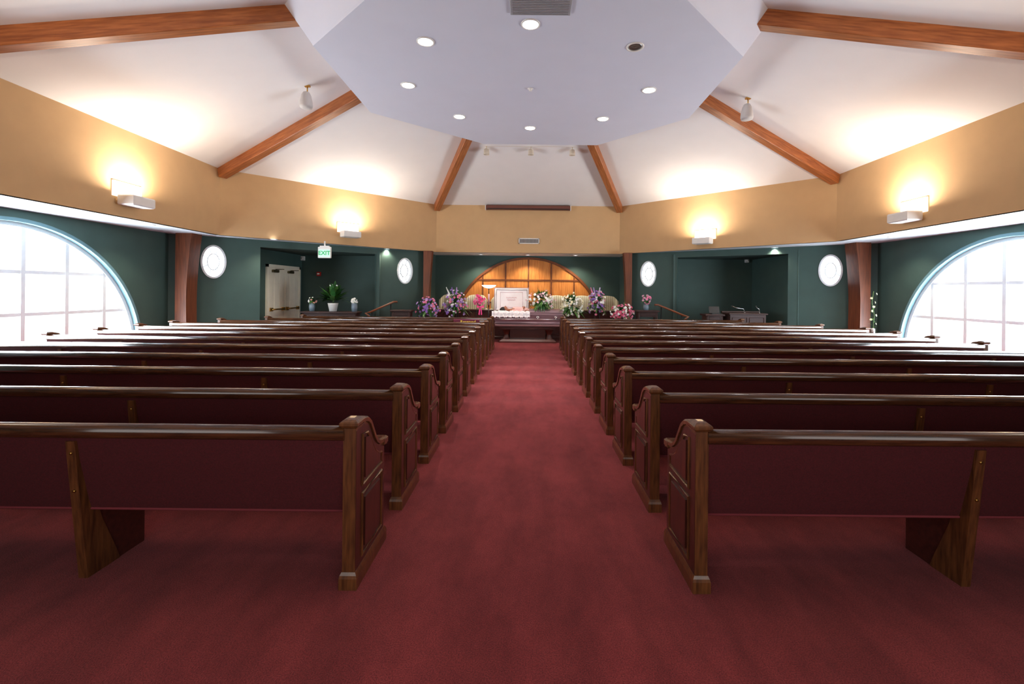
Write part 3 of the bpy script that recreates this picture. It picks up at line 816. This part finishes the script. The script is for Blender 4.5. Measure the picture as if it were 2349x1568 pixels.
def arrangement(label,c,rx,rz,cols,n,stand,fr=.045,spiky=False,nl=90,tall=0,ground=0.,leafm=None):
    cx,cy,cz=c
    e=thing('flower_arrangement',label,'flowers',(cx,cy,ground),group=None)
    zc=cz-ground
    m=MB()
    for k in range(nl):
        a=random.uniform(0,2*pi); el=random.uniform(-.6,1.4)
        d=Vector((math.cos(a)*math.cos(el),.7*math.sin(a)*math.cos(el),math.sin(el)))
        leaf(m,(d.x*rx*.3,d.y*rx*.3,zc+d.z*rz*.3),d,random.uniform(.65,1.2)*(rx+rz)/2*.85,.055 if not spiky else .025,random.choice((0,1)),random.uniform(.1,.5))
    part(e,'foliage',m,[leafm or LEAF,LEAFD],kind='stuff')
    ms=[MB() for _ in cols]
    for k in range(n):
        a=random.uniform(0,2*pi); el=math.asin(random.uniform(-.75,1.))
        d=Vector((math.cos(a)*math.cos(el),-abs(math.sin(a)*math.cos(el)) if random.random()<.75 else math.sin(a)*math.cos(el),math.sin(el)))
        rr=random.uniform(.65,1.05)
        blossom(ms[k%len(cols)],(d.x*rx*rr,d.y*rx*.7*rr,zc+d.z*rz*rr),d+Vector((0,-.5,.1)),fr*random.uniform(.7,1.2))
    if tall:
        for k in range(tall):
            x0=random.uniform(-.5,.5)*rx; x1=x0*1.6; 
            for j in range(9):
                t=j/8; blossom(ms[k%len(cols)],(x0+(x1-x0)*t,-.03,zc+rz*.6+t*rz*.5),(random.uniform(-.5,.5),-1,.2),fr*.8*(1-.5*t))
    for mm,cc in zip(ms,cols): part(e,'blossoms',mm,[fmat(cc)],kind='stuff')
    if stand=='easel':
        m=MB(); 
        for x,y in ((-.2,-.1),(.2,-.1),(0,.22)): m.tube([(x,y,0),(0,0,zc+.1)],.011,6)
        m.tube([(-.1,-.06,zc*.5),(.1,-.06,zc*.5)],.009,6); part(e,'easel_stand',m,[BLACK])
    elif stand=='basket':
        m=MB(); m.lathe([(.02,0),(.14,0),(.15,.02),(.03,.06),(.02,zc-rz*.9-.1),(.05,zc-rz*.9-.05),(.13,zc-rz*.6),(.12,zc-rz*.55)]); part(e,'pedestal_basket',m,[mat('basket_dark',(70,50,40),.6)])
    elif stand=='pot':
        h=max(.08,zc-rz*.7); m=MB(); m.lathe([(.02,0),(.07,0),(.085,h*.5),(.075,h),(.065,h)]); part(e,'vase',m,[mat('vase_bluegrey',(120,136,150),.35)])
    elif stand=='saddle':
        m=MB(); m.box(-.2,.2,-.08,.08,0,.04,b=.01); part(e,'saddle_base',m,[LEAFD])
    return e
def pos(px,py,y): return at(px,py,y)
PUR=(158,118,196);LAV=(196,164,216);PK=(238,140,176);HOT=(232,72,140);WT=(250,247,242);CR=(240,232,200);ROSE=(220,100,130)
arrangement('purple and pink flower arrangement on a stand',pos(981,706,14.15),.38,.34,[PUR,PK,LAV],84,'basket')
arrangement('large purple and lavender funeral spray on an easel',pos(1046,698,14.35),.40,.48,[PUR,LAV,WT,PK],110,'easel',tall=3,nl=170)
ea=arrangement('bright pink rose heart arrangement with ribbon on easel',pos(1099,689,14.4),.19,.18,[HOT,PK],60,'easel',fr=.045,nl=40)
arrangement('white flower casket spray with green foliage on casket lid',Vector((pos(1243,690,14.3).x,14.3,1.30)),.48,.30,[WT,WT,(240,196,206)],84,'saddle',nl=250,ground=1.04)
arrangement('white lilies and greenery standing spray',pos(1312,703,14.2),.36,.46,[WT,CR],100,'easel',nl=200)
arrangement('tall purple and pink gladiolus arrangement on easel',pos(1369,696,14.4),.29,.45,[PUR,PK,LAV,WT],90,'easel',tall=4,nl=140)
arrangement('round pink and white carnation arrangement on stand',pos(1427,717,14.0),.37,.29,[PK,WT,ROSE],110,'basket',nl=70)
q=pos(1102,703,14.15)
m=MB(); ox,oy,oz=q.x-ea.location.x,q.y-ea.location.y,q.z
for s in (-1,1):
    m.add([(ox,oy,oz),(ox+s*.10,oy-.02,oz+.06),(ox+s*.12,oy,oz),(ox+s*.08,oy-.02,oz-.04)],[(0,1,2,3)],0); m.add([(ox,oy,oz),(ox+s*.03,oy-.01,oz-.02),(ox+s*.06,oy-.01,oz-.24),(ox+s*.02,oy-.01,oz-.26)],[(0,1,2,3)],0)
m.ball((ox,oy-.01,oz),.022,8,6); part(ea,'ribbon_bow',m,[fmat(HOT)])

# ---------- tables ----------
def table(label,x0,x1,y0,y1,h,name='side_table'):
    xm=(x0+x1)/2; ym=(y0+y1)/2; w=(x1-x0)/2; d=(y1-y0)/2
    e=thing(name,label,'table',(xm,ym,0))
    m=MB(); L=[]
    for z,k in ((h-.05,-.01),(h-.035,.0),(h-.01,.0),(h,-.01)): L.append([(-w-k,-d-k,z),(w+k,-d-k,z),(w+k,d+k,z),(-w-k,d+k,z)])
    m.loops(L,0); part(e,'table_top',m,[DESKW])
    m=MB(); m.box(-w+.05,w-.05,-d+.04,d-.04,h-.2,h-.05); 
    m.tube([(-w+.12,-d+.038,h-.17),(w-.12,-d+.038,h-.17),(w-.12,-d+.038,h-.08),(-w+.12,-d+.038,h-.08)],.008,6,closed=True); part(e,'apron',m,[DESKW])
    for a in (-1,1):
        for b in (-1,1):
            m=MB(); m.lathe([(.025,0),(.03,.05),(.022,.1),(.035,h*.5),(.025,h-.25),(.035,h-.2),(.035,h-.05)],n=10); part(e,'leg',m,[DESKW],loc=(a*(w-.07),b*(d-.07),0))
    return e
a=at(697,713,13.35); b=at(825,713,13.35)
table('dark carved wooden side table holding plants and vases',a.x,b.x,13.12,13.55,a.z+.0)
th_=a.z
table('dark wooden side table with orchid bowl',at(1458,708,13.9).x,at(1509,708,13.9).x,13.7,14.1,1.04)
table('dark wooden side table near steps',at(900,710,13.9).x,at(948,710,13.9).x,13.65,14.05,.98)
arrangement('pink orchids in a small bowl on side table',pos(1482,688,13.9),.15,.19,[PK,(226,180,200)],24,'pot',ground=1.04,nl=40)
arrangement('small mixed flowers in vase on side table',pos(716,689,13.35),.12,.10,[(230,170,160),WT],12,'pot',ground=th_,nl=50,fr=.035)
arrangement('small white rose bouquet in vase on side table',pos(813,690,13.3),.10,.09,[WT,WT],22,'pot',ground=th_,nl=30,fr=.04)
q=pos(764,700,13.35)
e=thing('potted_peace_lily','potted peace lily with dark green leaves in white pot','plant',(q.x,13.35,th_))
m=MB(); m.lathe([(.02,0),(.10,0),(.14,.2),(.15,.24),(.13,.24),(.12,.2)]); part(e,'pot',m,[WP])
m=MB()
for k in range(140):
    a=random.uniform(0,2*pi); el=random.uniform(.2,1.4); d=Vector((math.cos(a)*math.cos(el),math.sin(a)*math.cos(el)*.5,math.sin(el)))
    leaf(m,(d.x*.13,d.y*.1,.26+d.z*.20),d,random.uniform(.28,.52),.14,random.choice((0,1)),random.uniform(.1,.5))
part(e,'leaves',m,[LEAF,LEAFD],kind='stuff')
for k in range(4):
    x=random.uniform(-.15,.15); m=MB(); m.tube([(0,0,.2),(x*.6,0,.5),(x,-.05,.72)],.006,5,0); leaf(m,(x,-.05,.68),(x,-.3,1),.12,.06,1,.1); part(e,'lily_flower',m,[STEMM,WP])

# handrails
for s,(xa,za,xb,zb) in ((-1,(848,716,903,692)),(1,(1570,724,1510,699))):
    A=at(xa,za,13.2); B=at(xb,zb,13.9)
    e=thing('handrail','wooden stair handrail on dark metal posts','railing',(B.x,B.y,0),group='chancel step handrails')
    d=A-Vector((B.x,B.y,0)); bz=B.z
    m=MB(); m.tube([(d.x-.0,d.y,d.z-.12),(d.x+.12*s,d.y,d.z-.02),(d.x,d.y,d.z),(0,0,bz),(-.1*s,.05,bz-.0)],.03,8); part(e,'rail',m,[mat('rail_wood',(130,72,40),.35,coat=.4)])
    for t in (.12,.9):
        m=MB(); x,y=d.x*t,d.y*t; z=bz+(d.z-bz)*t; m.cyl((x,y,0),(x,y,z-.02),.018,n=8); m.lathe([(.04,0),(.04,.015),(.02,.02)],(x,y,0),12); part(e,'post',m,[BLACK])

# lectern desk with laptop and microphones
e=thing('lectern_desk','dark wooden lectern desk against green alcove','desk',(6.2,13.1,0))
m=MB(); m.box(-.5,.5,-.25,.25,.06,.98); part(e,'cabinet_body',m,[DESKW])
m=MB(); m.box(-.54,.54,-.29,.29,.98,1.02,b=.008); m.box(-.54,.54,.2,.29,1.02,1.06,b=.008); part(e,'desk_top',m,[DESKW])
m=MB(); m.box(-.53,.53,-.27,.27,0,.07,b=.008); part(e,'plinth',m,[DESKW])
m=MB()
for x in (-.44,.04): m.tube([(x,-.252,.14),(x+.4,-.252,.14),(x+.4,-.252,.9),(x,-.252,.9)],.012,6,closed=True,sm=False)
part(e,'panel_moulding',m,[DESKW])
for k,(x,tx) in enumerate(((.0,-.36),(.42,-.1))):
    e2=thing('gooseneck_microphone','thin silver gooseneck microphone on lectern','microphone',(6.2+x,13.05,1.02),group='lectern microphones')
    m=MB(); m.lathe([(.03,0),(.03,.015),(.008,.02)],n=10); m.tube([(0,0,.01),(tx*.1,0,.12),(tx*.6,0,.14),(tx,0,.19)],.006,6); part(e2,'gooseneck',m,[SILV])
    m=MB(); m.ball((tx,0,.195),(.03,.015,.015),8,6); part(e2,'microphone_head',m,[BLACK])
table('low dark wooden table beside lectern desk',5.05,5.6,12.95,13.4,.98)
e=thing('laptop','open black laptop on low wooden table','laptop',(5.42,13.15,.98))
m=MB(); m.box(-.15,.15,-.1,.1,0,.02,b=.004); part(e,'keyboard_base',m,[BLACK]); m=MB(); m.prism([(.1,.02),(.115,.02),(.17,.21),(.155,.21)],'x',-.15,.15); part(e,'screen',m,[BLACK])

e=thing('tall_flower_stand','tall slender stem with sparse pale blossoms in metal stand','flowers',(8.12,10.75,0))
m=MB(); m.lathe([(.02,0),(.13,0),(.13,.02),(.03,.05),(.015,.4),(.015,.62),(.04,.66),(.05,.8),(.04,.8)],n=14); part(e,'stand',m,[SILV])
m=MB(); m.tube([(0,0,.75),(.03,0,1.1),(-.03,0,1.4),(.01,0,1.66)],.008,5)
for k in range(10): 
    z=.8+k*.06; a=k*2.4; leaf(m,(0,0,z),(math.cos(a),math.sin(a),.8),.13,.03,1,.3)
part(e,'stalk',m,[STEMM,LEAF])
m=MB()
for k in range(8):
    z=.9+k*.10; a=k*2.6; blossom(m,(.05*math.cos(a),.05*math.sin(a)-.02,z),(math.cos(a),-1,.3),.032)
part(e,'blossoms',m,[fmat((226,222,186))],kind='stuff')

# ---------- camera ----------
cd=bpy.data.cameras.new('camera'); cd.sensor_width=36; cd.lens=F/2349*36
cd.shift_x=-(CX-1174.5)/2349; cd.shift_y=-(784-CY)/2349; cd.clip_start=.05
co=bpy.data.objects.new('camera',cd); COL.objects.link(co); co.location=(0,0,EYE); co.rotation_euler=(pi/2,-TH,0)
SC.camera=co
SC.view_settings.view_transform='Standard'
SC.view_settings.exposure=0.36
